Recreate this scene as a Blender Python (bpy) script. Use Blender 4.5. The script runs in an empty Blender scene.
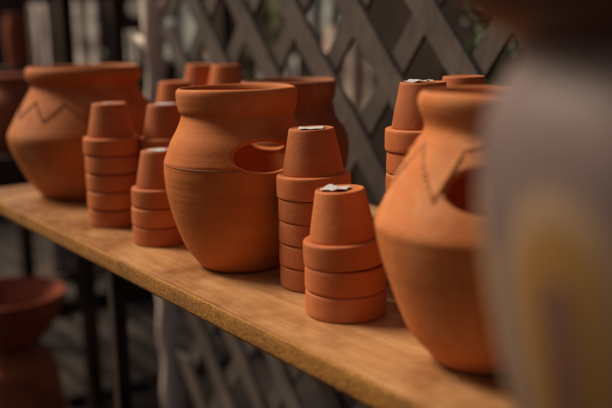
import bpy, bmesh, math, random
from mathutils import Vector, noise
R = math.radians
random.seed(7)
scene = bpy.context.scene
COL = scene.collection
PI = math.pi

# ------------------------------------------------------------------ materials
def new_mat(name):
    m = bpy.data.materials.new(name); m.use_nodes = True
    nt = m.node_tree; nt.nodes.clear()
    out = nt.nodes.new('ShaderNodeOutputMaterial'); b = nt.nodes.new('ShaderNodeBsdfPrincipled')
    nt.links.new(b.outputs[0], out.inputs[0])
    return m, nt, b
def N(nt, t, **k):
    n = nt.nodes.new(t)
    for a, v in k.items():
        if hasattr(n, a): setattr(n, a, v)
    return n
def L(nt, a, b): nt.links.new(a, b)
def ramp(nt, src, stops):
    r = N(nt, 'ShaderNodeValToRGB'); e = r.color_ramp.elements
    while len(e) < len(stops): e.new(0.5)
    for i, (p, c) in enumerate(stops):
        e[i].position = p; e[i].color = (*c, 1) if len(c) == 3 else c
    L(nt, src, r.inputs[0]); return r
def noise_n(nt, vec, scale, detail=4, rough=.55, dist=0):
    n = N(nt, 'ShaderNodeTexNoise'); n.inputs['Scale'].default_value = scale
    n.inputs['Detail'].default_value = detail; n.inputs['Roughness'].default_value = rough
    n.inputs['Distortion'].default_value = dist
    if vec is not None: L(nt, vec, n.inputs['Vector'])
    return n
def mixc(nt, fac, a, b, mode='MIX'):
    m = N(nt, 'ShaderNodeMix'); m.data_type = 'RGBA'; m.blend_type = mode
    for i, v in ((0, fac), (6, a), (7, b)):
        if isinstance(v, (int, float)): m.inputs[i].default_value = v
        elif isinstance(v, tuple): m.inputs[i].default_value = (*v, 1)
        else: L(nt, v, m.inputs[i])
    return m.outputs[2]
def obj_vec(nt, scale=(1, 1, 1), random_shift=True):
    tc = N(nt, 'ShaderNodeTexCoord'); mp = N(nt, 'ShaderNodeMapping'); mp.inputs['Scale'].default_value = scale
    L(nt, tc.outputs['Object'], mp.inputs['Vector'])
    if random_shift:
        oi = N(nt, 'ShaderNodeObjectInfo'); mu = N(nt, 'ShaderNodeMath', operation='MULTIPLY'); mu.inputs[1].default_value = 37.0
        L(nt, oi.outputs['Random'], mu.inputs[0])
        cx = N(nt, 'ShaderNodeCombineXYZ')
        for i in range(3): L(nt, mu.outputs[0], cx.inputs[i])
        L(nt, cx.outputs[0], mp.inputs['Location'])
    return mp.outputs[0]

def clay(name, base, dark, dust=(.62, .38, .25), dust_amt=.35, ring=.25, rough=.78, bump=.25):
    """fired terracotta: mottled body, dusty bloom, faint wheel rings, pores"""
    m, nt, b = new_mat(name)
    v = obj_vec(nt)
    n1 = noise_n(nt, v, 14, 5, .6)
    col = mixc(nt, ramp(nt, n1.outputs[0], [(.32, (0, 0, 0)), (.68, (1, 1, 1))]).outputs[0], dark, base)
    # horizontal wheel banding
    vr = obj_vec(nt, (1.5, 1.5, 60))
    n2 = noise_n(nt, vr, 2.2, 4, .6)
    col = mixc(nt, mixc(nt, ramp(nt, n2.outputs[0], [(.35, (0, 0, 0)), (.7, (1, 1, 1))]).outputs[0], (0, 0, 0), (.30, .30, .30)), col, dark)
    # dust bloom
    n3 = noise_n(nt, v, 38, 6, .7, .4)
    d = ramp(nt, n3.outputs[0], [(.50, (0, 0, 0)), (.78, (dust_amt,) * 3)])
    col = mixc(nt, d.outputs[0], col, dust)
    # pale lime specks
    vo = N(nt, 'ShaderNodeTexVoronoi'); vo.inputs['Scale'].default_value = 150; L(nt, v, vo.inputs['Vector'])
    sp = ramp(nt, vo.outputs['Distance'], [(.0, (.5, .5, .5)), (.09, (0, 0, 0))])
    gate = ramp(nt, n1.outputs[0], [(.52, (0, 0, 0)), (.60, (1, 1, 1))])
    spk = mixc(nt, 1.0, sp.outputs[0], gate.outputs[0], 'MULTIPLY')
    col = mixc(nt, spk, col, dust)
    # per-object tint
    oi = N(nt, 'ShaderNodeObjectInfo')
    hs = N(nt, 'ShaderNodeHueSaturation')
    mr = N(nt, 'ShaderNodeMapRange'); mr.inputs[3].default_value = .80; mr.inputs[4].default_value = 1.14
    L(nt, oi.outputs['Random'], mr.inputs[0]); L(nt, mr.outputs[0], hs.inputs['Value']); L(nt, col, hs.inputs['Color'])
    # worn, paler arrises
    ge = N(nt, 'ShaderNodeNewGeometry')
    pe = ramp(nt, ge.outputs['Pointiness'], [(.515, (0, 0, 0)), (.60, (.55, .55, .55))])
    n5 = noise_n(nt, v, 60, 4, .6)
    wear = mixc(nt, 1.0, pe.outputs[0], ramp(nt, n5.outputs[0], [(.35, (.2, .2, .2)), (.6, (1, 1, 1))]).outputs[0], 'MULTIPLY')
    # soft whitish lime bloom in broad patches, and sooty smudges
    n4 = noise_n(nt, v, 7, 4, .7, .8)
    bl = mixc(nt, 1.0, ramp(nt, n4.outputs[0], [(.52, (0, 0, 0)), (.72, (.46,) * 3)]).outputs[0], ramp(nt, n3.outputs[0], [(.4, (.2,) * 3), (.6, (1,) * 3)]).outputs[0], 'MULTIPLY')
    col2 = mixc(nt, bl, hs.outputs[0], (.62, .35, .19))
    col2 = mixc(nt, ramp(nt, n4.outputs[0], [(.22, (.35,) * 3), (.36, (0, 0, 0))]).outputs[0], col2, (.20, .07, .03))
    col2 = mixc(nt, wear, col2, dust)
    L(nt, col2, b.inputs['Base Color'])
    rr = ramp(nt, n3.outputs[0], [(.3, (rough - .14,) * 3), (.7, (rough + .08,) * 3)])
    L(nt, rr.outputs[0], b.inputs['Roughness'])
    b.inputs['Specular IOR Level'].default_value = .35
    fine = noise_n(nt, v, 420, 3, .6)
    bp = N(nt, 'ShaderNodeBump'); bp.inputs['Strength'].default_value = bump; bp.inputs['Distance'].default_value = .0006
    L(nt, fine.outputs[0], bp.inputs['Height'])
    bp2 = N(nt, 'ShaderNodeBump'); bp2.inputs['Strength'].default_value = ring; bp2.inputs['Distance'].default_value = .0014
    L(nt, n2.outputs[0], bp2.inputs['Height']); L(nt, bp.outputs[0], bp2.inputs['Normal'])
    bp3 = N(nt, 'ShaderNodeBump'); bp3.inputs['Strength'].default_value = .35; bp3.inputs['Distance'].default_value = .0018
    L(nt, n3.outputs[0], bp3.inputs['Height']); L(nt, bp2.outputs[0], bp3.inputs['Normal'])
    L(nt, bp3.outputs[0], b.inputs['Normal'])
    return m

def plain(name, c1, c2, scale=8, rough=.8, bump=.2, dist=.003, stretch=(1, 1, 1), spec=.3, contrast=(.35, .65)):
    m, nt, b = new_mat(name)
    v = obj_vec(nt, stretch)
    n = noise_n(nt, v, scale, 6, .6)
    c = ramp(nt, n.outputs[0], [(contrast[0], c1), (contrast[1], c2)])
    L(nt, c.outputs[0], b.inputs['Base Color'])
    b.inputs['Roughness'].default_value = rough; b.inputs['Specular IOR Level'].default_value = spec
    bp = N(nt, 'ShaderNodeBump'); bp.inputs['Strength'].default_value = bump; bp.inputs['Distance'].default_value = dist
    L(nt, n.outputs[0], bp.inputs['Height']); L(nt, bp.outputs[0], b.inputs['Normal'])
    return m

M = {}
M['jar_clay'] = clay('jar_clay', (.64, .195, .040), (.48, .125, .022), (.68, .30, .12), .30, ring=.40)
M['jar_clay_rough'] = clay('jar_clay_rough', (.63, .205, .052), (.47, .130, .028), (.72, .36, .16), .50, ring=.30, bump=.6)
M['jar_clay_dark'] = clay('jar_clay_dark', (.36, .105, .032), (.26, .07, .02), (.40, .18, .10), .25)  # jar clay darkened for the rear jar; its shade is put into colour
M['pot_clay'] = clay('pot_clay', (.57, .170, .048), (.44, .115, .028), (.62, .26, .11), .34, ring=.12, rough=.72, bump=.18)
M['trim_clay'] = clay('trim_clay', (.62, .21, .075), (.50, .15, .05), (.60, .33, .22), .45)
M['groove_clay'] = clay('groove_clay', (.30, .085, .032), (.22, .06, .022), (.3, .12, .07), .2)  # darker than the jar clay: shade of the grooves, put into colour
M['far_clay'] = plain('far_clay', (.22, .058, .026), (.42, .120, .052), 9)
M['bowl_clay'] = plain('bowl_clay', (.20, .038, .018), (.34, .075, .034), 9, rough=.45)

# shelf: sanded ply/pine top, worn and stained, with sheen contrast painted in
def shelf_top_mat():
    m, nt, b = new_mat('shelf_top')
    v = obj_vec(nt, (1, 1, 1), False)
    vg = obj_vec(nt, (1.2, 14, 14), False)
    g = noise_n(nt, vg, 6, 6, .6, .6)
    big = noise_n(nt, v, 5.5, 5, .65, .2)
    med = noise_n(nt, v, 22, 5, .65, .3)
    c = ramp(nt, g.outputs[0], [(.30, (.41, .200, .078)), (.52, (.52, .275, .115)), (.72, (.62, .36, .175))]).outputs[0]
    c = mixc(nt, ramp(nt, big.outputs[0], [(.42, (.0, .0, .0)), (.60, (.9, .9, .9))]).outputs[0], c, (.24, .100, .036))  # broad patches: stains, plus the sheen's bright-dark contrast put into colour
    c = mixc(nt, ramp(nt, med.outputs[0], [(.50, (0, 0, 0)), (.72, (.45, .45, .45))]).outputs[0], c, (.62, .37, .19))
    # small dark nicks and stains
    vo = N(nt, 'ShaderNodeTexVoronoi'); vo.inputs['Scale'].default_value = 17; L(nt, v, vo.inputs['Vector'])
    nick = ramp(nt, vo.outputs['Distance'], [(.0, (.85,) * 3), (.055, (0, 0, 0))])
    c = mixc(nt, nick.outputs[0], c, (.09, .05, .035))
    st = noise_n(nt, v, 7, 5, .7, .5)
    c = mixc(nt, ramp(nt, st.outputs[0], [(.54, (0, 0, 0)), (.78, (.60,) * 3)]).outputs[0], c, (.13, .065, .04))
    L(nt, c, b.inputs['Base Color'])
    rr = ramp(nt, med.outputs[0], [(.3, (.22,) * 3), (.7, (.38,) * 3)]); L(nt, rr.outputs[0], b.inputs['Roughness'])
    b.inputs['Specular IOR Level'].default_value = .5
    bp = N(nt, 'ShaderNodeBump'); bp.inputs['Strength'].default_value = .25; bp.inputs['Distance'].default_value = .0012
    L(nt, g.outputs[0], bp.inputs['Height']); L(nt, bp.outputs[0], b.inputs['Normal'])
    return m
def shelf_edge_mat():
    m, nt, b = new_mat('shelf_edge')
    v = obj_vec(nt, (1, 1, 1.8), False)
    n = noise_n(nt, v, 170, 5, .75, 0)
    n2 = noise_n(nt, v, 420, 4, .7)
    n3 = noise_n(nt, v, 16, 3, .6)
    c = ramp(nt, n.outputs[0], [(.28, (.17, .055, .006)), (.44, (.34, .135, .018)), (.60, (.50, .215, .028)), (.8, (.64, .32, .06))]).outputs[0]
    c = mixc(nt, ramp(nt, n2.outputs[0], [(.56, (0, 0, 0)), (.66, (.6,) * 3)]).outputs[0], c, (.035, .015, .008))
    c = mixc(nt, ramp(nt, n3.outputs[0], [(.45, (0, 0, 0)), (.65, (.4,) * 3)]).outputs[0], c, (.13, .055, .018))
    L(nt, c, b.inputs['Base Color']); b.inputs['Roughness'].default_value = .8
    bp = N(nt, 'ShaderNodeBump'); bp.inputs['Strength'].default_value = .8; bp.inputs['Distance'].default_value = .0015
    L(nt, n.outputs[0], bp.inputs['Height']); L(nt, bp.outputs[0], b.inputs['Normal'])
    return m
M['shelf_top'] = shelf_top_mat(); M['shelf_edge'] = shelf_edge_mat()
def lattice_mat():
    m, nt, b = new_mat('lattice_wood')
    v = obj_vec(nt); n = noise_n(nt, v, 9, 6, .65); g = noise_n(nt, obj_vec(nt, (22, 1, 5)), 5, 5, .7, .8)
    c = ramp(nt, n.outputs[0], [(.32, (.055, .042, .036)), (.68, (.140, .108, .090))]).outputs[0]
    c = mixc(nt, ramp(nt, g.outputs[0], [(.50, (0, 0, 0)), (.72, (.75,) * 3)]).outputs[0], c, (.035, .026, .022))
    L(nt, c, b.inputs['Base Color']); b.inputs['Roughness'].default_value = .7
    bp = N(nt, 'ShaderNodeBump'); bp.inputs['Strength'].default_value = .6; bp.inputs['Distance'].default_value = .003
    L(nt, g.outputs[0], bp.inputs['Height']); L(nt, bp.outputs[0], b.inputs['Normal']); return m
M['lattice'] = lattice_mat()
M['bark'] = plain('weathered_bark', (.46, .35, .29), (.82, .70, .62), 16, stretch=(1, 1, .25), bump=.9, dist=.006)
M['dark_wood'] = plain('dark_wood', (.022, .014, .010), (.062, .038, .026), 10)
M['rack_wood'] = plain('rack_wood', (.020, .011, .008), (.070, .040, .028), 10)
M['fence_board'] = plain('fence_board', (.016, .011, .010), (.052, .038, .033), 6, stretch=(.4, 1, 3))
M['pale_glaze'] = plain('pale_glaze', (.55, .52, .49), (.80, .78, .74), 5, rough=.45)
M['grey_glaze'] = plain('grey_glaze', (.16, .13, .12), (.34, .30, .28), 6, rough=.5)
M['beige'] = plain('beige_plaster', (.22, .15, .115), (.45, .33, .26), 7)
M['teal'] = plain('teal_glaze', (.10, .13, .13), (.20, .24, .24), 6, rough=.5)
M['leaf'] = plain('leaf', (.035, .065, .020), (.10, .15, .05), 5, rough=.6)
M['ground'] = plain('ground', (.012, .009, .008), (.040, .029, .024), 4, rough=.95, bump=.8, dist=.02)
M['wall'] = plain('rear_wall', (.008, .005, .004), (.050, .030, .022), 2.2, rough=.95)
M['side_wall'] = plain('side_wall', (.05, .026, .018), (.17, .10, .075), 2.5)
M['stand_wood'] = plain('stand_wood', (.12, .07, .04), (.22, .13, .08), 8, stretch=(1, 8, 8))

def paper_mat():
    m, nt, b = new_mat('label_paper')
    v = obj_vec(nt, (1, 1, 1))
    n = noise_n(nt, v, 160, 3, .6)
    vs = obj_vec(nt, (260, 900, 60)); n2 = noise_n(nt, vs, 1.0, 2, .5)
    c = mixc(nt, ramp(nt, n2.outputs[0], [(.56, (0, 0, 0)), (.62, (.4,) * 3)]).outputs[0], (.62, .61, .61), (.34, .34, .36))
    c = mixc(nt, ramp(nt, n.outputs[0], [(.5, (0, 0, 0)), (.7, (.4,) * 3)]).outputs[0], c, (.45, .45, .47))
    L(nt, c, b.inputs['Base Color']); b.inputs['Roughness'].default_value = .5
    return m
M['paper'] = paper_mat()

def vase_mat():
    """grey-mauve glaze with painted ochre arches, each with a reddish core (pattern runs round the vase)"""
    m, nt, b = new_mat('vase_glaze')
    tc = N(nt, 'ShaderNodeTexCoord'); sx = N(nt, 'ShaderNodeSeparateXYZ'); L(nt, tc.outputs['Object'], sx.inputs[0])
    def mth(op, a, bb=None, c=None):
        n = N(nt, 'ShaderNodeMath', operation=op)
        for i, v in enumerate((a, bb, c)):
            if v is None: continue
            if isinstance(v, (int, float)): n.inputs[i].default_value = v
            else: L(nt, v, n.inputs[i])
        return n.outputs[0]
    ang = mth('ARCTAN2', sx.outputs[1], sx.outputs[0])
    k = 8.0
    ph = mth('MULTIPLY', mth('ADD', ang, R(VASE_ARCH)), k / (2 * PI))
    fr = mth('SUBTRACT', mth('FRACT', mth('ADD', ph, 100.5)), .5)       # -0.5..0.5 in each arch
    x = mth('MULTIPLY', fr, 2 * PI / k * .075)                             # metres along the wall
    z = sx.outputs[2]
    nn = noise_n(nt, tc.outputs['Object'], 30, 3, .6)
    wob = mth('MULTIPLY', mth('SUBTRACT', nn.outputs[0], .5), .008)
    def arch(w, top, soft):
        dz = mth('MAXIMUM', mth('SUBTRACT', z, top - w * 1.5), 0.0)
        d = mth('SQRT', mth('ADD', mth('POWER', x, 2.0), mth('POWER', mth('MULTIPLY', dz, .66), 2.0)))
        d = mth('ADD', d, wob)
        mr = N(nt, 'ShaderNodeMapRange'); mr.inputs[1].default_value = w - soft; mr.inputs[2].default_value = w + soft
        mr.inputs[3].default_value = 1; mr.inputs[4].default_value = 0; L(nt, d, mr.inputs[0]); return mr.outputs[0]
    n = noise_n(nt, tc.outputs['Object'], 18, 5, .6)
    base = ramp(nt, n.outputs[0], [(.35, (.120, .082, .076)), (.65, (.205, .142, .130))]).outputs[0]
    c = mixc(nt, arch(.0228, .2520, .003), base, (.33, .21, .12))
    c = mixc(nt, arch(.0170, .2400, .002), c, (.30, .150, .034))
    c = mixc(nt, arch(.0065, .2230, .0015), c, (.17, .078, .050))
    L(nt, c, b.inputs['Base Color']); b.inputs['Roughness'].default_value = .62
    return m

# ------------------------------------------------------------------ helpers
def link(name, me, mat, parent=None):
    o = bpy.data.objects.new(name, me); COL.objects.link(o)
    if mat: me.materials.append(mat)
    if parent: o.parent = parent
    return o
def tag(o, label=None, cat=None, group=None, kind=None):
    for k, v in (('label', label), ('category', cat), ('group', group), ('kind', kind)):
        if v: o[k] = v
    return o
def empty(name, loc, rz=0, **t):
    o = bpy.data.objects.new(name, None); COL.objects.link(o)
    o.location = loc; o.rotation_euler = (0, 0, rz); o.empty_display_size = .02
    return tag(o, **t)
def smooth(me):
    for p in me.polygons: p.use_smooth = True
def catmull(pts, n=8):
    out = []
    P = [pts[0]] + list(pts) + [pts[-1]]
    for i in range(1, len(P) - 2):
        a, b_, c, d = P[i - 1], P[i], P[i + 1], P[i + 2]
        for j in range(n):
            t = j / n
            out.append(tuple(.5 * ((2 * b_[k]) + (-a[k] + c[k]) * t + (2 * a[k] - 5 * b_[k] + 4 * c[k] - d[k]) * t * t
                                   + (-a[k] + 3 * b_[k] - 3 * c[k] + d[k]) * t ** 3) for k in range(2)))
    out.append(tuple(pts[-1])); return out
def lathe(name, prof, seg=64, mat=None, parent=None, wob=0, closed=False, seed=0):
    """revolve (r, z) points; wob = hand-made unevenness in metres"""
    bm = bmesh.new(); rows = []
    for (r, z) in prof:
        if r < 1e-5: rows.append([bm.verts.new((0, 0, z))]); continue
        row = []
        for i in range(seg):
            t = 2 * PI * i / seg
            d = wob * noise.noise(Vector((math.cos(t) * 1.3 + seed, math.sin(t) * 1.3, z * 9))) if wob else 0
            row.append(bm.verts.new(((r + d) * math.cos(t), (r + d) * math.sin(t), z)))
        rows.append(row)
    pairs = list(zip(rows, rows[1:])) + ([(rows[-1], rows[0])] if closed else [])
    for a, b_ in pairs:
        for i in range(seg):
            j = (i + 1) % seg
            if len(a) == 1 and len(b_) == 1: continue
            if len(a) == 1: bm.faces.new((a[0], b_[j], b_[i]))
            elif len(b_) == 1: bm.faces.new((a[i], a[j], b_[0]))
            else: bm.faces.new((a[i], a[j], b_[j], b_[i]))
    bmesh.ops.recalc_face_normals(bm, faces=bm.faces)
    me = bpy.data.meshes.new(name); bm.to_mesh(me); bm.free(); smooth(me)
    return link(name, me, mat, parent)
def box_bm(bm, c, s, rot=None, bev=0):
    r = bmesh.ops.create_cube(bm, size=1)
    vs = r['verts']
    for v in vs: v.co = Vector((v.co.x * s[0], v.co.y * s[1], v.co.z * s[2]))
    if bev:
        es = list({e for v in vs for e in v.link_edges})
        rb = bmesh.ops.bevel(bm, geom=es, offset=bev, segments=2, affect='EDGES'); vs = list({v for f in rb['faces'] for v in f.verts} | {v for v in vs if v.is_valid})
    for v in vs:
        if rot: v.co.rotate(rot)
        v.co += Vector(c)
def box(name, c, s, mat, parent=None, rot=None, bev=.001, loc=(0, 0, 0)):
    bm = bmesh.new(); box_bm(bm, c, s, rot, bev)
    me = bpy.data.meshes.new(name); bm.to_mesh(me); bm.free()
    o = link(name, me, mat, parent); o.location = loc; return o
def tube(name, pts, rads, mat, parent=None, seg=10, bump_amp=0, seed=0):
    bm = bmesh.new(); rings = []
    P = [Vector(p) for p in pts]
    for i, p in enumerate(P):
        d = (P[min(i + 1, len(P) - 1)] - P[max(i - 1, 0)]).normalized()
        u = d.orthogonal() if i == 0 else (u - d * u.dot(d)); u.normalize(); w = d.cross(u)
        rr = rads[i] if isinstance(rads, (list, tuple)) else rads
        ring = []
        for k in range(seg):
            a = 2 * PI * k / seg
            q = rr * (1 + (bump_amp * noise.noise(Vector((math.cos(a) * 1.5, math.sin(a) * 1.5, i * .4 + seed))) if bump_amp else 0))
            ring.append(bm.verts.new(p + (u * math.cos(a) + w * math.sin(a)) * q))
        rings.append(ring)
    for a, b_ in zip(rings, rings[1:]):
        for k in range(seg): bm.faces.new((a[k], a[(k + 1) % seg], b_[(k + 1) % seg], b_[k]))
    bm.faces.new(rings[0][::-1]); bm.faces.new(rings[-1])
    me = bpy.data.meshes.new(name); bm.to_mesh(me); bm.free(); smooth(me)
    return link(name, me, mat, parent)

# ------------------------------------------------------------------ big jars (wall with cut pockets)
def jar_body(name, prof, mat, parent, holes=(), wall=.008, wob=.0012, seed=0, seg=120, rows=132):
    """thrown jar: outer profile resampled evenly; holes = (angle deg, z, half-angle deg, half-height)"""
    fine = catmull(prof, 10)
    S = [0]
    for a, b_ in zip(fine, fine[1:]): S.append(S[-1] + math.hypot(b_[0] - a[0], b_[1] - a[1]))
    tot = S[-1]
    def P(s):
        s = max(0, min(tot, s))
        lo = 0
        for i in range(len(S) - 1):
            if S[i + 1] >= s: lo = i; break
        t = (s - S[lo]) / max(1e-9, S[lo + 1] - S[lo])
        return (fine[lo][0] + (fine[lo + 1][0] - fine[lo][0]) * t, fine[lo][1] + (fine[lo + 1][1] - fine[lo][1]) * t)
    ds = tot / rows; dth = 2 * PI / seg
    H = []
    for (ang, z, ha, hb) in holes:
        s0 = min((abs(P(i * ds)[1] - z) + (1 if i < rows // 6 else 0), i) for i in range(rows + 1))[1]
        i0 = round(R(ang) / dth); nc = max(2, round(R(ha) / dth)); nr = max(2, round(hb / ds))
        H.append((i0, s0, nc, nr, R(ha), hb))
    bm = bmesh.new(); V = {}
    dead = set()
    for j in range(rows + 1):
        for i in range(seg):
            th = i * dth; s = j * ds
            for (i0, j0, nc, nr, ha, hb) in H:
                di = (i - i0 + seg // 2) % seg - seg // 2
                x = di / nc; y = (j - j0) / nr; mm = max(abs(x), abs(y))
                if mm < .999: dead.add((i, j))
                if 0 < mm < 2.4:
                    ln = math.hypot(x, y)
                    w = max(0, min(1, (mm - 1) / 1.4)); w = w * w * (3 - 2 * w)
                    cxn, cyn = x / ln * mm, y / ln * mm
                    # a pocket: pointed slightly at the ends
                    nx = cxn * (1 - w) + x * w; ny = cyn * (1 - w) + y * w
                    th = i0 * dth + nx * nc * dth * (1 + (ha / (nc * dth) - 1) * (1 - w))
                    s = j0 * ds + ny * nr * ds * (1 + (hb / (nr * ds) - 1) * (1 - w))
            r, z = P(s)
            if r > .003:
                r += wob * noise.noise(Vector((math.cos(th) * 1.2 + seed, math.sin(th) * 1.2, z * 14)))
                z += wob * 1.1 * noise.noise(Vector((math.cos(th) + seed * 2, math.sin(th), 3.3))) * (z / .2)
            if (i, j) in dead: continue
            V[i, j] = bm.verts.new((r * math.cos(th), r * math.sin(th), z))
    for j in range(rows):
        for i in range(seg):
            k = (i + 1) % seg
            q = [V.get(t) for t in ((i, j), (k, j), (k, j + 1), (i, j + 1))]
            if all(q): bm.faces.new(q)
    bmesh.ops.remove_doubles(bm, verts=[v for v in bm.verts if v.co.xy.length < .003], dist=.004)
    bmesh.ops.recalc_face_normals(bm, faces=bm.faces)
    me = bpy.data.meshes.new(name); bm.to_mesh(me); bm.free(); smooth(me)
    o = link(name, me, mat, parent)
    so = o.modifiers.new('wall', 'SOLIDIFY'); so.thickness = wall; so.offset = -1
    ss = o.modifiers.new('round', 'SUBSURF'); ss.levels = 1; ss.render_levels = 2
    return o

def garland(parent, prof, centre, pts_rel, mat, rad, name='beaded_trim'):
    """pressed clay beads strung over the pockets: pts_rel = (angle from pocket centre, z), repeated for three pockets"""
    fine = catmull(prof, 12)
    def rz(z):
        best = fine[-1][0]
        for a, b_ in zip(fine[len(fine) // 3:], fine[len(fine) // 3 + 1:]):
            if (a[1] - z) * (b_[1] - z) <= 0 and a[1] != b_[1]: best = a[0] + (b_[0] - a[0]) * (z - a[1]) / (b_[1] - a[1])
        return best
    bm = bmesh.new()
    for k in range(3):
        seq = [(R(centre + 120 * k + a), z) for a, z in pts_rel]; P = []
        for (a0, z0), (a1, z1) in zip(seq, seq[1:]):
            ln = math.hypot((a1 - a0) * rz((z0 + z1) / 2), z1 - z0); n = max(2, round(ln / (rad * 1.45)))
            for q in range(n):
                t = q / n; P.append((a0 + (a1 - a0) * t, z0 + (z1 - z0) * t))
        for (a, z) in P:
            z += random.uniform(-.0004, .0004); r = rz(z) - rad * .38; s_ = rad * random.uniform(.85, 1.15)
            g = bmesh.ops.create_icosphere(bm, subdivisions=2, radius=s_)
            for v in g['verts']: v.co = v.co * 1.0 + Vector((r * math.cos(a), r * math.sin(a), z))
    me = bpy.data.meshes.new(name); bm.to_mesh(me); bm.free(); smooth(me); return link(name, me, mat, parent)

def zigzag(parent, prof, n, zlo, zhi, phase, mat, rad=.0016, bead=True, name='zigzag_trim', wob=0):
    """a notched clay coil laid in a zigzag round the shoulder"""
    fine = catmull(prof, 12)
    def rz(z):
        best = None
        for a, b_ in zip(fine[len(fine) // 3:], fine[len(fine) // 3 + 1:]):
            if (a[1] - z) * (b_[1] - z) <= 0 and a[1] != b_[1]:
                t = (z - a[1]) / (b_[1] - a[1]); best = a[0] + (b_[0] - a[0]) * t
        return best or fine[-1][0]
    bm = bmesh.new(); pts = []
    per = n * 2; steps = 17 if bead else 22
    for q in range(per):
        for s in range(steps):
            t = s / steps
            up = (q % 2 == 0)
            z = zlo + (zhi - zlo) * (t if up else 1 - t)
            z += .0022 * math.sin(q * 2.1 + t * 2)
            th = R(phase) + (q + t) * 2 * PI / per + .02 * math.sin(q * 5.3)
            r = rz(z) + rad * (-.1 if bead else .1)
            pts.append(Vector((r * math.cos(th), r * math.sin(th), z)))
    if bead:
        for i, p in enumerate(pts):
            g = bmesh.ops.create_icosphere(bm, subdivisions=2, radius=rad * random.uniform(.9, 1.25))
            for v in g['verts']:
                v.co = Vector((v.co.x, v.co.y, v.co.z * 1.15)) + p
    me = bpy.data.meshes.new(name)
    if bead:
        bm.to_mesh(me); bm.free(); smooth(me); return link(name, me, mat, parent)
    bm.free(); bpy.data.meshes.remove(me)
    return tube(name, pts + [pts[0]], rad, mat, parent, seg=8)

PROF_MID = [(.0006, .0), (.030, .0), (.0455, .0004), (.0505, .0035), (.0560, .0105), (.0665, .026), (.0765, .0532), (.0830, .080),
            (.0862, .105), (.0865, .1185), (.0865, .1205), (.0861, .1213), (.0858, .1221), (.0861, .1231), (.0857, .1250), (.0834, .131), (.0785, .145), (.0715, .159), (.0672, .170),
            (.0664, .1755), (.0690, .1790), (.0708, .188), (.0716, .197), (.0705, .2025), (.0665, .2048)]
PROF_MID = [(r * .978 * (.975 if z > .165 else 1 if z < .14 else 1 - (z - .14)), z) for r, z in PROF_MID]
PROF_RIGHT = [(.0006, .0), (.030, .0), (.0400, .0004), (.0450, .0035), (.0500, .0095), (.0661, .0300), (.0817, .0726), (.0878, .095), (.0900, .1070), (.0909, .1125), (.0903, .1155),
              (.0888, .1195), (.0820, .1335), (.0715, .1520), (.0605, .1715), (.0540, .1830), (.0520, .1890), (.0535, .1950), (.0560, .2010), (.0575, .2080), (.0560, .2140), (.0520, .2170)]
PROF_LEFT = [(0.0006, 0.0000), (0.0483, 0.0000), (0.0772, 0.0005), (0.0835, 0.0033), (0.0893, 0.0091), (0.1066, 0.0345), (0.1211, 0.0669), (0.1279, 0.0888), (0.1298, 0.1003), (0.1279, 0.1098), (0.1192, 0.1270), (0.1086, 0.1461), (0.0955, 0.1671), (0.0873, 0.1815), (0.0868, 0.1877), (0.0922, 0.1929), (0.0951, 0.2015), (0.0941, 0.2101), (0.0893, 0.2163)]

def jar(name, loc, prof, mat, rz, holes, label, seed, group='big terracotta jars on the shelf', wall=.008, trim=None):
    o = empty(name, loc, rz, label=label, cat='jar', group=group)
    jar_body('body', prof, mat, o, holes, wall=wall, seed=seed)
    if trim: trim(o)
    return o
def seam_line(o):
    # a thin dark tube painting the shade of a scored line round the shoulder, interrupted by the front pocket
    pts = []
    for i in range(150):
        a = R(12 + i * 320 / 149); z = .1212 + .0005 * noise.noise(Vector((math.cos(a), math.sin(a), 2)))
        r = .0864 * .978 + .0012 * noise.noise(Vector((math.cos(a) * 1.2 + 3, math.sin(a) * 1.2, z * 14))) - .0001
        pts.append((r * math.cos(a), r * math.sin(a), z))
    tube('scored_line', pts, .00055, M['groove_clay'], o, seg=6)
GJ = 'big terracotta jars on the shelf'
holes3 = lambda a, z, ha, hb: [(a, z, ha, hb), (a + 120, z, ha, hb), (a + 240, z, ha, hb)]
jar('pocket_jar', (-.8233, .5011, .0004), PROF_MID, M['jar_clay'], 0, [(-8, .1350, 27, .0185), (120, .1420, 22, .018)],
    'middle terracotta jar with a rounded pocket cut in its side', 3, trim=seam_line)
jar('pocket_jar', (-.4465, .5005, .0004), PROF_RIGHT, M['jar_clay_rough'], 0, [(-47, .1505, 27, .0185)],
    'angular terracotta jar with beaded V trim and dark pocket, beside the painted vase', 11,
    trim=lambda o: garland(o, PROF_RIGHT, -47, [(-62, .178), (-32.5, .1415), (-21, .176), (0, .1835), (21, .176), (32.5, .1415), (58, .178)], M['jar_clay_rough'], .0024))
jar('wide_jar', (-1.3905, .5472, .0004), PROF_LEFT, M['jar_clay'], 0, [],
    'widest terracotta jar, zigzag line round its shoulder, at the far left', 23,
    trim=lambda o: zigzag(o, PROF_LEFT, 11, .134, .160, -24, M['groove_clay'], .0013))  # dark coil colour carries the shade of the zigzag groove
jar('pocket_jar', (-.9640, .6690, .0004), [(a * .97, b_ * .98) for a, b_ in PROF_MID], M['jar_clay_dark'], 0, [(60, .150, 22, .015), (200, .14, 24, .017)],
    'shaded terracotta jar standing half hidden behind the middle jar', 31)

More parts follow.
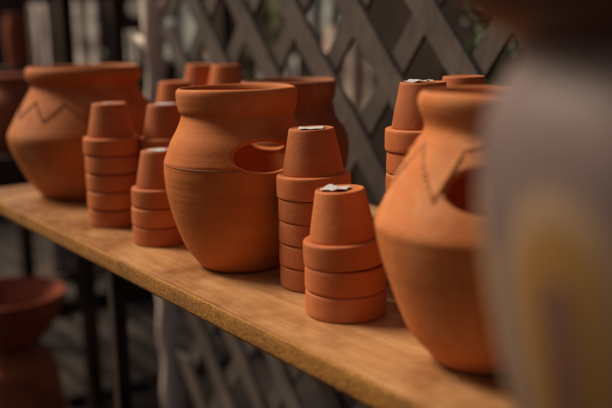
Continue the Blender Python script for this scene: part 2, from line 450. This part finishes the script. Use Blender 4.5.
# ------------------------------------------------------------------ small upturned pots
POT_H = .0705; PITCH = .0243
def pot_proto():
    body = [(.0315, .0235), (.0318, .0240), (.0312, .0300), (.0270, .0510), (.0239, .0670), (.0235, .0692), (.0227, .0703), (.0214, .0704), (.0204, .0699),
            (.0200, .0692), (.0055, .0690), (.0050, .0684), (.0050, .0650), (.0205, .0648), (.0222, .0630), (.0285, .0290), (.0290, .0225)]
    rim = [(.0335, .0004), (.0350, .0000), (.0376, .0000), (.0386, .0006), (.0390, .0018), (.0389, .0110), (.0387, .0205), (.0383, .0226), (.0370, .0235), (.0345, .0237), (.0318, .0236),
           (.0290, .0233), (.0300, .0180)]
    ob = lathe('body', body, 56, M['pot_clay'], None, closed=True)
    orr = lathe('rim', rim, 56, M['pot_clay'], None, closed=True)
    for o in (ob, orr):
        bv = o.modifiers.new('soft', 'SUBSURF'); bv.levels = 1; bv.render_levels = 1
    return ob, orr
PB, PR = pot_proto()
def sticker(parent, kind, rz):
    """a paper price label pressed onto the upturned foot of a pot"""
    bm = bmesh.new(); n = 14
    w, h = (.026, .024) if kind == 'crumpled' else ((.013, .012) if kind == 'small' else (.026, .022))
    amp = .0018 if kind == 'crumpled' else .0006
    sd = random.random() * 50
    g = {}
    for i in range(n + 1):
        for j in range(n + 1):
            x = (i / n - .5) * w; y = (j / n - .5) * h
            # keep the paper inside the pot foot
            L_ = math.hypot(x, y); m = .0150 if kind == 'crumpled' else .0190
            if L_ > m: x *= m / L_; y *= m / L_
            z = amp * (.5 + noise.noise(Vector((x * 130 + sd, y * 130, 0)))) + amp * .5 * abs(noise.noise(Vector((x * 330, y * 330 + sd, 1))))
            g[i, j] = bm.verts.new((x, y, max(0, z)))
    for i in range(n):
        for j in range(n): bm.faces.new((g[i, j], g[i + 1, j], g[i + 1, j + 1], g[i, j + 1]))
    me = bpy.data.meshes.new('price_sticker'); bm.to_mesh(me); bm.free()
    if kind != 'crumpled': smooth(me)
    o = link('price_sticker', me, M['paper'], parent)
    o.modifiers.new('t', 'SOLIDIFY').thickness = .00015
    o.location = (0, 0, .0702); o.rotation_euler = (0, 0, rz)
    if kind == 'crumpled':
        a = -parent.rotation_euler[2]; dx, dy = -.0040, -.0020
        o.location.x, o.location.y = dx * math.cos(a) - dy * math.sin(a), dx * math.sin(a) + dy * math.cos(a)
    return o
ORD = ['top', 'second', 'third', 'fourth', 'fifth', 'sixth', 'seventh']
first_pot = [True]
def stack(x, y, n, where, sticky=None, rz=0.0, lean=0, pitch=.0243):
    """n upturned pots nested over one another"""
    cx_, cy_ = x, y
    for k in range(n):                      # k = 0 bottom
        fromtop = n - 1 - k
        if fromtop == 0:
            lab = 'small upturned terracotta pot at the top of the ' + where
            if sticky: lab = 'small upturned pot with white sticker, topping the ' + where
        else:
            lab = ORD[fromtop] + ' small terracotta pot from the top of the ' + where
        jx, jy = random.uniform(-.0007, .0007), random.uniform(-.0007, .0007)
        root = empty('flower_pot', (cx_ + jx, cy_ + jy, .0004 + pitch * k), random.uniform(0, 6.28), label=lab, cat='pot',
                     group='small upturned pots nested in stacks')
        root.rotation_euler[0] = random.uniform(-.006, .006) if k else 0
        root.rotation_euler[1] = random.uniform(-.012, .012) if k else 0
        if lean and fromtop == 0:           # the top pot sits slightly askew, tipped to the viewer's left
            from mathutils import Matrix
            root.rotation_euler = (Matrix.Rotation(R(lean), 3, Vector((.821, -.570, 0))) @ Matrix.Rotation(root.rotation_euler[2], 3, 'Z')).to_euler()
            root.location.x -= .0006; root.location.y -= .0008; root.location.z += .0005
        s = random.uniform(.985, 1.012); root.scale = (s, s, 1)
        if first_pot[0]: b_, r_ = PB, PR; first_pot[0] = False
        else:
            b_ = PB.copy(); COL.objects.link(b_); r_ = PR.copy(); COL.objects.link(r_)
        b_.parent = root; r_.parent = root
        if fromtop == 0 and sticky: sticker(root, sticky, -root.rotation_euler[2] + rz)
stack(-1.1278, .4782, 5, 'five-pot stack by the wide left jar', 'small', .4, pitch=.0252)
stack(-1.0942, .5460, 5, 'five-pot stack behind the short left stack', 'flat', 1.1)
stack(-.9838, .4798, 3, 'three-pot stack left of the middle jar', 'flat', .2)
stack(-1.2091, .6210, 6, 'six-pot stack behind the left stacks')
stack(-1.3055, .7226, 7, 'leftmost rear stack behind the middle jar', pitch=.0239)
stack(-1.2253, .7260, 7, 'right rear stack behind the middle jar', pitch=.0239)
stack(-.7010, .5178, 5, 'five-pot stack right of the middle jar', 'flat', .9, 1.5, pitch=.0238)
stack(-.6105, .4856, 3, 'front three-pot stack', 'crumpled', .5, 3.0, pitch=.0240)
stack(-.6403, .6124, 7, 'tall stack close behind the right jar', 'crumpled', .3, pitch=.0234)
stack(-.6799, .7137, 7, 'rearmost tall stack behind the right jar', pitch=.0235)

# ------------------------------------------------------------------ shelf
sh = empty('display_shelf', (-.45, .63, -.011), 0, label='long wooden plank shelf carrying the terracotta pots', cat='shelf')
X0, X1, Y0, Y1 = -1.545, .60, .3945, .835
bm = bmesh.new(); box_bm(bm, ((X0 + X1) / 2 + .45, (Y0 + .0015 + Y1) / 2 - .63, 0), (X1 - X0, Y1 - Y0 - .0015, .0220), bev=.0012)
me = bpy.data.meshes.new('plank'); bm.to_mesh(me); bm.free(); link('plank', me, M['shelf_top'], sh)
# rough sawn chipboard front edge, slightly uneven
bm = bmesh.new(); n = 520; rows_ = []
for i in range(n + 1):
    x = X0 + (X1 - X0) * i / n
    row = []
    for j, (dy, z) in enumerate(((.002, .0106), (.0006, .0103), (0, .0092), (0, .004), (0, -.002), (0, -.0075), (.0006, -.0104), (.002, -.0107))):
        e = .0006 * noise.noise(Vector((x * 60, j * 1.7, 2))) + .0004 * noise.noise(Vector((x * 220, j * 3.1, 7)))
        row.append(bm.verts.new((x + .45, Y0 + dy - .0005 + e - .63, z + (.0006 * noise.noise(Vector((x * 90, j, 5))) if j in (1, 6) else 0))))
    rows_.append(row)
for a, b_ in zip(rows_, rows_[1:]):
    for j in range(7): bm.faces.new((a[j], b_[j], b_[j + 1], a[j + 1]))
bmesh.ops.recalc_face_normals(bm, faces=bm.faces)
me = bpy.data.meshes.new('front_edge'); bm.to_mesh(me); bm.free(); smooth(me)
link('front_edge', me, M['shelf_edge'], sh)
GZ = -.85
for (x, y) in ((.5, .80), (-1.437, .60), (.5, .42)):
    box('leg', (x + .45, y - .63, (GZ - .012) / 2 + .0), (.026, .026, -GZ - .030), M['dark_wood'], sh, bev=.002)
box('brace', (-.50 + .45, .62 - .63, -.037), (1.96, .030, .044), M['dark_wood'], sh, bev=.002)

# ------------------------------------------------------------------ lattice behind the shelf
lat = empty('lattice_panel', (-.6, .9, GZ), 0, label='brown diagonal lattice panel standing behind the shelf', cat='lattice')
LX0, LX1, LZ0, LZ1 = -1.80, .75, GZ + .03, .62
def slat(cx0, sgn, y, hw, slope):
    """a lath of the panel, clipped to its frame; cx0 = x at z = .3, hw = half width measured level"""
    w = hw
    def at(off, z): return cx0 + off + sgn * (z - .3) / slope
    za, zb = LZ0, LZ1
    lim = [.3 + sgn * (X - cx0) * slope for X in (LX0 + w, LX1 - w)]
    za = max(za, min(lim)); zb = min(zb, max(lim))
    if zb - za < .05: return
    bm = bmesh.new(); t = .0045
    n = 10; rr = []
    for i in range(n + 1):
        z = za + (zb - za) * i / n
        wv = .0012 * noise.noise(Vector((z * 6, cx0 * 5, sgn)))
        rr.append([bm.verts.new((at(-w, z) + .6 + wv, y - t - .9, z - GZ)), bm.verts.new((at(w, z) + .6 + wv, y - t - .9, z - GZ)),
                   bm.verts.new((at(w, z) + .6 + wv, y + t - .9, z - GZ)), bm.verts.new((at(-w, z) + .6 + wv, y + t - .9, z - GZ))])
    for a, b_ in zip(rr, rr[1:]):
        for k in range(4): bm.faces.new((a[k], a[(k + 1) % 4], b_[(k + 1) % 4], b_[k]))
    bm.faces.new(rr[0][::-1]); bm.faces.new(rr[-1])
    bmesh.ops.recalc_face_normals(bm, faces=bm.faces)
    me = bpy.data.meshes.new('slat'); bm.to_mesh(me); bm.free(); link('slat', me, M['lattice'], lat)
SP = .169
for i in range(-10, 21): slat(-1.109 + SP * i, -1, .900, .0290, 1.16)
for i in range(-14, 19): slat(-1.107 + .168 * i, 1, .9115, .0240, 1.28)

# gnarled end post with a few stubby branches
post = empty('gnarled_post', (-1.908, .93, GZ), 0, label='pale gnarled tree-limb post at the lattice end', cat='post')
pts = []; rd = []
for i in range(40):
    z = i / 39 * 1.55
    pts.append((.006 * math.sin(z * 7) + .002 * math.sin(z * 29), .005 * math.cos(z * 9), z)); rd.append(.0245 + .004 * math.sin(z * 17) + .003 * math.sin(z * 41))
tube('trunk', pts, rd, M['bark'], post, seg=14, bump_amp=.5)
pts2 = [(.020 * math.sin(i * .75) , .020 * math.cos(i * .75), i / 39 * 1.55) for i in range(40)]
tube('vine', pts2, .008, M['bark'], post, seg=8, bump_amp=.4, seed=4)
for (z0, dx, dz) in ((1.02, .13, -.10), (1.06, -.09, .05), (1.13, .12, .10), (1.00, .10, -.13)):
    tube('branch', [(0, 0, z0), (dx * .4, .01, z0 + dz * .5), (dx, .0, z0 + dz)], [.013, .011, .008], M['bark'], post, seg=8, bump_amp=.4)
# small pale tag hanging from the lattice below the shelf
tg = lathe('hanging_tag', [(.0001, .024), (.004, .022), (.0065, .012), (.0075, 0), (.0062, -.011), (.0001, -.0135)], 16, M['pale_glaze'])
tg.location = (-1.71, .885, -.335); tag(tg, 'small white weight hanging under the shelf by the pale post', 'weight')
cordo = tube('cord', [(0, 0, .02), (.001, .004, .10), (0, .012, .25)], .0011, M['bark'], tg, seg=6)

# ------------------------------------------------------------------ painted vase in the foreground, on its own stand
VX, VY = -.1579, .2954
VASE_ARCH = 0
cam_ang = math.degrees(math.atan2(-VY, -VX))
VASE_ARCH = 93
M['vase'] = vase_mat()
M['vase_rim'] = plain('vase_rim_glaze', (.085, .030, .018), (.17, .062, .038), 14, rough=.45)
vs = empty('painted_vase', (VX, VY, -.04), 0, label='large blurred grey vase with ochre arch and dark brown rim in front', cat='vase')
off = .04
vp = [(.0006, 0), (.030, .0), (.040, .001), (.044, .006), (.048, .03), (.0520, .08), (.0620, .13), (.0695, .160), (.0760, .185), (.0808, .210), (.0835, .237), (.0830, .258), (.0800, .273), (.0735, .286), (.0695, .2945)]
lathe('body', catmull(vp, 5), 96, M['vase'], vs)
rim = [(.0693, .2946), (.0710, .2970), (.0790, .3015), (.0895, .3090), (.0950, .3180), (.0985, .3290), (.0990, .3400), (.0965, .3460), (.0925, .3470), (.0895, .3420), (.0840, .328), (.0620, .305), (.0580, .290)]
lathe('rim', catmull(rim, 5), 96, M['vase_rim'], vs)
st = empty('plant_stand', (VX, VY, GZ), 0, label='small round wooden stand under the painted vase', cat='stand')
lathe('top', [(.0001, .785), (.070, .785), (.078, .788), (.080, .795), (.080, .803), (.078, .8085), (.0001, .8095)], 48, M['stand_wood'], st)
for k in range(3):
    a = R(30 + 120 * k)
    tube('leg', [(.055 * math.cos(a), .055 * math.sin(a), .786), (.075 * math.cos(a), .075 * math.sin(a), 0)], [.012, .010], M['stand_wood'], st)

# ------------------------------------------------------------------ terracotta bird bath at the lower left
bb = empty('bird_bath', (-2.171, .604, GZ), 0, label='dark red clay bowl on a flared foot, low at the left', cat='bird bath')
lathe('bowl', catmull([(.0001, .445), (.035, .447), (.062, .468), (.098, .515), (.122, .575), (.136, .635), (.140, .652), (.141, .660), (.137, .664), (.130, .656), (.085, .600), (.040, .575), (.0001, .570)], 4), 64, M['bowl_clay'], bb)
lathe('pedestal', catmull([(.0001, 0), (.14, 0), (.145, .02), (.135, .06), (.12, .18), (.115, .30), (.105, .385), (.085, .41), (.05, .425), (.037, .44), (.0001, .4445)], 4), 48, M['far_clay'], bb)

bb.scale = (1.06, 1.06, 0.710)

# ------------------------------------------------------------------ things beyond, out of focus
def far_pot(name, loc, r, h, mat, label, cat='pot', group=None, style='jar'):
    if style == 'jar': p = [(.0001, 0), (.55, 0), (.62, .03), (.85, .25), (1, .52), (.92, .72), (.72, .86), (.70, .90), (.80, .96), (.80, 1), (.70, 1), (.62, .88), (.0001, .80)]
    elif style == 'tall': p = [(.0001, 0), (.80, 0), (.90, .03), (1, .35), (1, .7), (.90, .88), (.80, .93), (.92, .97), (.92, 1), (.8, 1), (.7, .93), (.0001, .9)]
    else: p = [(.0001, 0), (.62, 0), (.66, .02), (.90, .74), (.92, .76), (1, .77), (1, .99), (.97, 1), (.88, 1), (.84, .9), (.0001, .88)]
    o = lathe(name, catmull([(a * r, b_ * h) for a, b_ in p], 3), 40, mat); o.location = loc
    return tag(o, label, cat, group)
def backlit_sheet(loc, w, h, ang, mat, label, seed, group=None):  # translucent sheet added to catch backlight as a blurred bright patch
    bm = bmesh.new(); nx, nz = 24, 10; g = {}
    for i in range(nx + 1):
        for j in range(nz + 1):
            x = (i / nx - .5) * w; z = -j / nz * h
            y = .012 * math.sin(i / nx * 15 + seed) + .010 * noise.noise(Vector((i * .2, j * .25, seed)))
            g[i, j] = bm.verts.new((x, y, z + .006 * noise.noise(Vector((i * .3, seed, 0))) * (j / nz)))
    for i in range(nx):
        for j in range(nz): bm.faces.new((g[i, j], g[i + 1, j], g[i + 1, j + 1], g[i, j + 1]))
    me = bpy.data.meshes.new('hanging_cloth'); bm.to_mesh(me); bm.free(); smooth(me)
    o = link('hanging_cloth', me, mat); o.location = loc; o.rotation_euler = (0, 0, R(ang))
    return tag(o, label, 'cloth', group)
def backlit_mat(name, c1, c2, scale=6):  # lets sun through, so the added sheets look bright from the front
    m, nt, b = new_mat(name); n = noise_n(nt, obj_vec(nt), scale, 4, .6)
    c = ramp(nt, n.outputs[0], [(.4, c1), (.6, c2)])
    L(nt, c.outputs[0], b.inputs['Base Color']); b.inputs['Roughness'].default_value = .9
    tr = N(nt, 'ShaderNodeBsdfTranslucent'); L(nt, c.outputs[0], tr.inputs[0])
    mx = N(nt, 'ShaderNodeMixShader'); mx.inputs[0].default_value = .7
    L(nt, b.outputs[0], mx.inputs[1]); L(nt, tr.outputs[0], mx.inputs[2])
    L(nt, mx.outputs[0], [n_ for n_ in nt.nodes if n_.type == 'OUTPUT_MATERIAL'][0].inputs[0]); return m
M['cloth_white'] = backlit_mat('cloth_white', (.70, .67, .63), (.88, .86, .82))
M['cloth_soft'] = backlit_mat('cloth_soft', (.26, .21, .19), (.70, .65, .60), 7)
M['cloth_grey'] = backlit_mat('cloth_grey', (.30, .24, .23), (.52, .44, .42))
M['cloth_beige'] = backlit_mat('cloth_beige', (.50, .37, .30), (.85, .72, .62), 14)
M['cloth_green'] = backlit_mat('cloth_green', (.20, .24, .11), (.66, .54, .40), 16)
M['cloth_teal'] = backlit_mat('cloth_teal', (.24, .29, .28), (.50, .52, .48), 10)
# rear rack at the left (posts, boards) with jars on it
RX = -3.35
rack = empty('display_rack', (RX, 1.3, GZ), 0, label='dark timber display rack far behind the left jar', cat='rack')
for y in (.78, 1.230, 1.442, 1.95): box('post', (0.06, y - 1.3, .95), (.06, .055, 1.9), M['rack_wood'], rack)
for z in (.14, -.70): box('board', (-.03, .05, z - GZ), (.24, 1.5, .03), M['rack_wood'], rack)
box('beam', (.17, .05, 1.295), (.05, 1.5, .07), M['rack_wood'], rack)
GP = 'pale pots on the rear rack'
GC = 'cloths hanging on the rear rack'
backlit_sheet((RX - .06, 1.342, .50), .155, .36, 60, M['cloth_soft'], 'bright white cloth hanging behind the wide left jar', 1, GC)
backlit_sheet((RX - .06, 1.170, .40), .085, .28, 60, M['cloth_grey'], 'narrow grey cloth hanging left of the bright white one', 2, GC)
backlit_sheet((RX - .04, 1.548, .290), .075, .19, 60, M['cloth_soft'], 'short white cloth hanging just left of the gnarled post', 3, GC)
far_pot('tall_pot', (RX, 1.060, .158), .045, .20, M['far_clay'], 'slim brown pot at the left on the rear rack', style='tall')
g1 = lathe('round_lamp', catmull([(.0001, -.036), (.022, -.030), (.036, 0), (.022, .030), (.006, .037), (.0001, .038)], 4), 24, M['cloth_white'])
g1.location = (RX + .1, 1.515, .380); tag(g1, 'round white globe hanging above the short white pot', 'lamp')
tube('cord', [(0, 0, .036), (0, 0, .17)], .003, M['dark_wood'], g1, seg=6)
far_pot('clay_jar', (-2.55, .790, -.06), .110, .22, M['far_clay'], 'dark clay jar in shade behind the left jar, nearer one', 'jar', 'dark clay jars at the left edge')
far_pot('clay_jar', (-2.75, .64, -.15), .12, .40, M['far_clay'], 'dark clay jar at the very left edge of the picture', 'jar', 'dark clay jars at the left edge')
tbl = empty('low_table', (-2.65, .68, GZ), 0, label='low dark table under the shaded clay jars', cat='table')
box('tabletop', (0, 0, .68), (.62, .50, .03), M['dark_wood'], tbl)
box('riser', (.10, .055, .74), (.24, .24, .088), M['dark_wood'], tbl)
for sx in (-1, 1):
    for sy in (-1, 1): box('leg', (.28 * sx, .22 * sy, .332), (.04, .04, .664), M['dark_wood'], tbl)

far_pot('planter', (RX, 1.165, -.685), .045, .36, M['grey_glaze'], 'narrow grey planter on the lower rack board', group='grey planters below the shelf', style='tall')
far_pot('planter', (RX, 1.345, -.685), .070, .30, M['grey_glaze'], 'wide grey planter on the lower rack board, nearer the shelf leg', group='grey planters below the shelf', style='tall')

# yard behind the lattice
YD = [  # name, x, y, z, r, h, mat, style, label
 ('clay_urn', -2.66, 2.08, GZ, .07, 1.07, 'far_clay', 'tall', 'tall dark clay urn between the white and beige cloths'),
]
for (nm, x, y, z, r, h, mt, sty, lb) in YD: far_pot(nm, (x, y, z), r, h, M[mt], lb, 'planter', 'tall planters in the yard behind', sty)
GY = 'cloths strung up in the yard behind the lattice'
for (x, y, z, w_, h_, mt, lb) in (
    (-2.49, 2.00, .29, .17, .32, 'cloth_beige', 'beige cloth seen through the lattice left of the tall stack'),
    (-2.90, 1.96, .175, .16, .26, 'cloth_white', 'white cloth seen through the lattice just over the middle jar'),
    (-3.04, 2.02, .44, .22, .24, 'cloth_green', 'green and beige cloth seen through the lattice above the middle jar'),
    (-2.63, 2.00, .45, .17, .19, 'cloth_teal', 'teal cloth high behind the lattice, right of the green one'),
    (-3.86, 2.00, .46, .30, .30, 'cloth_teal', 'wide teal cloth right beside the gnarled post'),
    (-3.40, 1.98, .24, .16, .24, 'cloth_beige', 'small beige cloth behind the rear stacks of pots'),
    (-2.24, 1.50, .08, .13, .30, 'cloth_beige', 'low beige cloth close behind the lattice')):
    backlit_sheet((x, y, z), w_, h_, 55, M[mt], lb, x * 3, GY)
def bush(loc, rad, h, n, label, seed):
    rnd = random.Random(seed)
    root = empty('bush', loc, 0, label=label, cat='bush', group='bushes in the yard behind')
    bm = bmesh.new()
    cl = [Vector((rnd.uniform(-.7, .7) * rad, rnd.uniform(-.7, .7) * rad, rnd.uniform(.35, 1) * h)) for _ in range(16)]
    for i in range(n):
        c = rnd.choice(cl) + Vector([rnd.gauss(0, rad * .22) for _ in range(3)])
        s = rnd.uniform(.014, .028)
        a = Vector([rnd.gauss(0, 1) for _ in range(3)]).normalized(); b_ = a.orthogonal().normalized() * s * .5; a *= s
        bm.faces.new([bm.verts.new(c + q) for q in (-a, b_, a, -b_)])
    me = bpy.data.meshes.new('foliage'); bm.to_mesh(me); bm.free(); link('foliage', me, M['leaf'], root)
    for k in range(5):
        t = cl[k]; tube('stem', [(0, 0, 0), (t.x * .4, t.y * .4, t.z * .5), tuple(t)], [.012, .009, .004], M['bark'], root, seg=6)
bush((-3.95, 1.80, GZ), .20, 1.02, 2600, 'green bush glimpsed beside the gnarled post', 1)
bush((-1.84, 2.00, GZ), .14, 1.22, 3000, 'green bush behind the lattice above the right jar', 2)
bush((-3.20, 2.15, GZ), .16, 1.22, 2200, 'green bush behind the lattice above the middle jar', 3)

# ------------------------------------------------------------------ setting
def sheet(name, corners, mat, kind='structure'):
    bm = bmesh.new(); bm.faces.new([bm.verts.new(c) for c in corners])
    me = bpy.data.meshes.new(name); bm.to_mesh(me); bm.free(); o = link(name, me, mat); tag(o, kind=kind); return o
sheet('ground', [(-60, -60, GZ), (60, -60, GZ), (60, 60, GZ), (-60, 60, GZ)], M['ground'])
wl = box('rear_wall', (0, 0, 0), (7.5, .12, 1.75), M['wall'], loc=(-2.2, 3.3, GZ + .875)); tag(wl, 'dark boarded wall across the back of the yard', 'wall')  # added so the gaps between the slats stay dark
wl2 = box('side_wall', (0, 0, 0), (.12, 4.6, 1.65), M['side_wall'], loc=(-6.2, .9, GZ + .825)); tag(wl2, 'dark boarded wall beyond the rack at the left', 'wall')  # added dark backdrop, kept low so the sun clears it
bm = bmesh.new()
for i in range(34):
    box_bm(bm, (-4.5 + random.uniform(-.02, .02), -.9 + i * .098, GZ + .018), (4.2, .070, .024), bev=.002)
me = bpy.data.meshes.new('deck'); bm.to_mesh(me); bm.free(); tag(link('deck', me, M['fence_board']), kind='structure')

# ------------------------------------------------------------------ camera
CAMZ = .26
yaw = R(35.813); pitch = R(11.245)
cam = bpy.data.cameras.new('camera'); co = bpy.data.objects.new('camera', cam); COL.objects.link(co)
co.location = (0, 0, CAMZ)
fwd = Vector((-math.cos(yaw) * math.cos(pitch), math.sin(yaw) * math.cos(pitch), -math.sin(pitch)))
from mathutils import Quaternion
co.rotation_euler = (fwd.to_track_quat('-Z', 'Y') @ Quaternion((0, 0, 1), R(-1.0))).to_euler()
cam.lens = 50; cam.sensor_width = 36; cam.clip_start = .01; cam.clip_end = 500
cam.dof.use_dof = True; cam.dof.focus_distance = .87; cam.dof.aperture_fstop = 2.9
scene.camera = co

# ------------------------------------------------------------------ light: soft daylight from the left
SUN_EL, SUN_AZ_VEC = R(48), Vector((-.87, -.49, 0)).normalized()
sd = Vector((SUN_AZ_VEC.x * math.cos(SUN_EL), SUN_AZ_VEC.y * math.cos(SUN_EL), math.sin(SUN_EL)))
sl = bpy.data.lights.new('sun', 'SUN'); so = bpy.data.objects.new('sun', sl); COL.objects.link(so)
sl.energy = 3.7; sl.angle = R(20); sl.color = (1, .87, .70)
so.rotation_euler = (-sd).to_track_quat('-Z', 'Y').to_euler()
w = bpy.data.worlds.new('World'); scene.world = w; w.use_nodes = True
nt = w.node_tree; bg = nt.nodes['Background']
sky = nt.nodes.new('ShaderNodeTexSky'); sky.sky_type = 'NISHITA'; sky.sun_disc = False
sky.sun_elevation = SUN_EL; sky.sun_rotation = math.atan2(sd.x, sd.y)
sky.dust_density = 4; sky.air_density = .7; sky.ozone_density = .3
wb = nt.nodes.new('ShaderNodeMix'); wb.data_type = 'RGBA'; wb.blend_type = 'MULTIPLY'; wb.inputs[0].default_value = 1
wb.inputs[7].default_value = (1.0, .80, .62, 1)       # camera white balance set for shade
nt.links.new(sky.outputs[0], wb.inputs[6]); nt.links.new(wb.outputs[2], bg.inputs[0]); bg.inputs[1].default_value = .057
scene.view_settings.view_transform = 'Standard'; scene.view_settings.look = 'None'
scene.view_settings.exposure = 0; scene.view_settings.gamma = 1
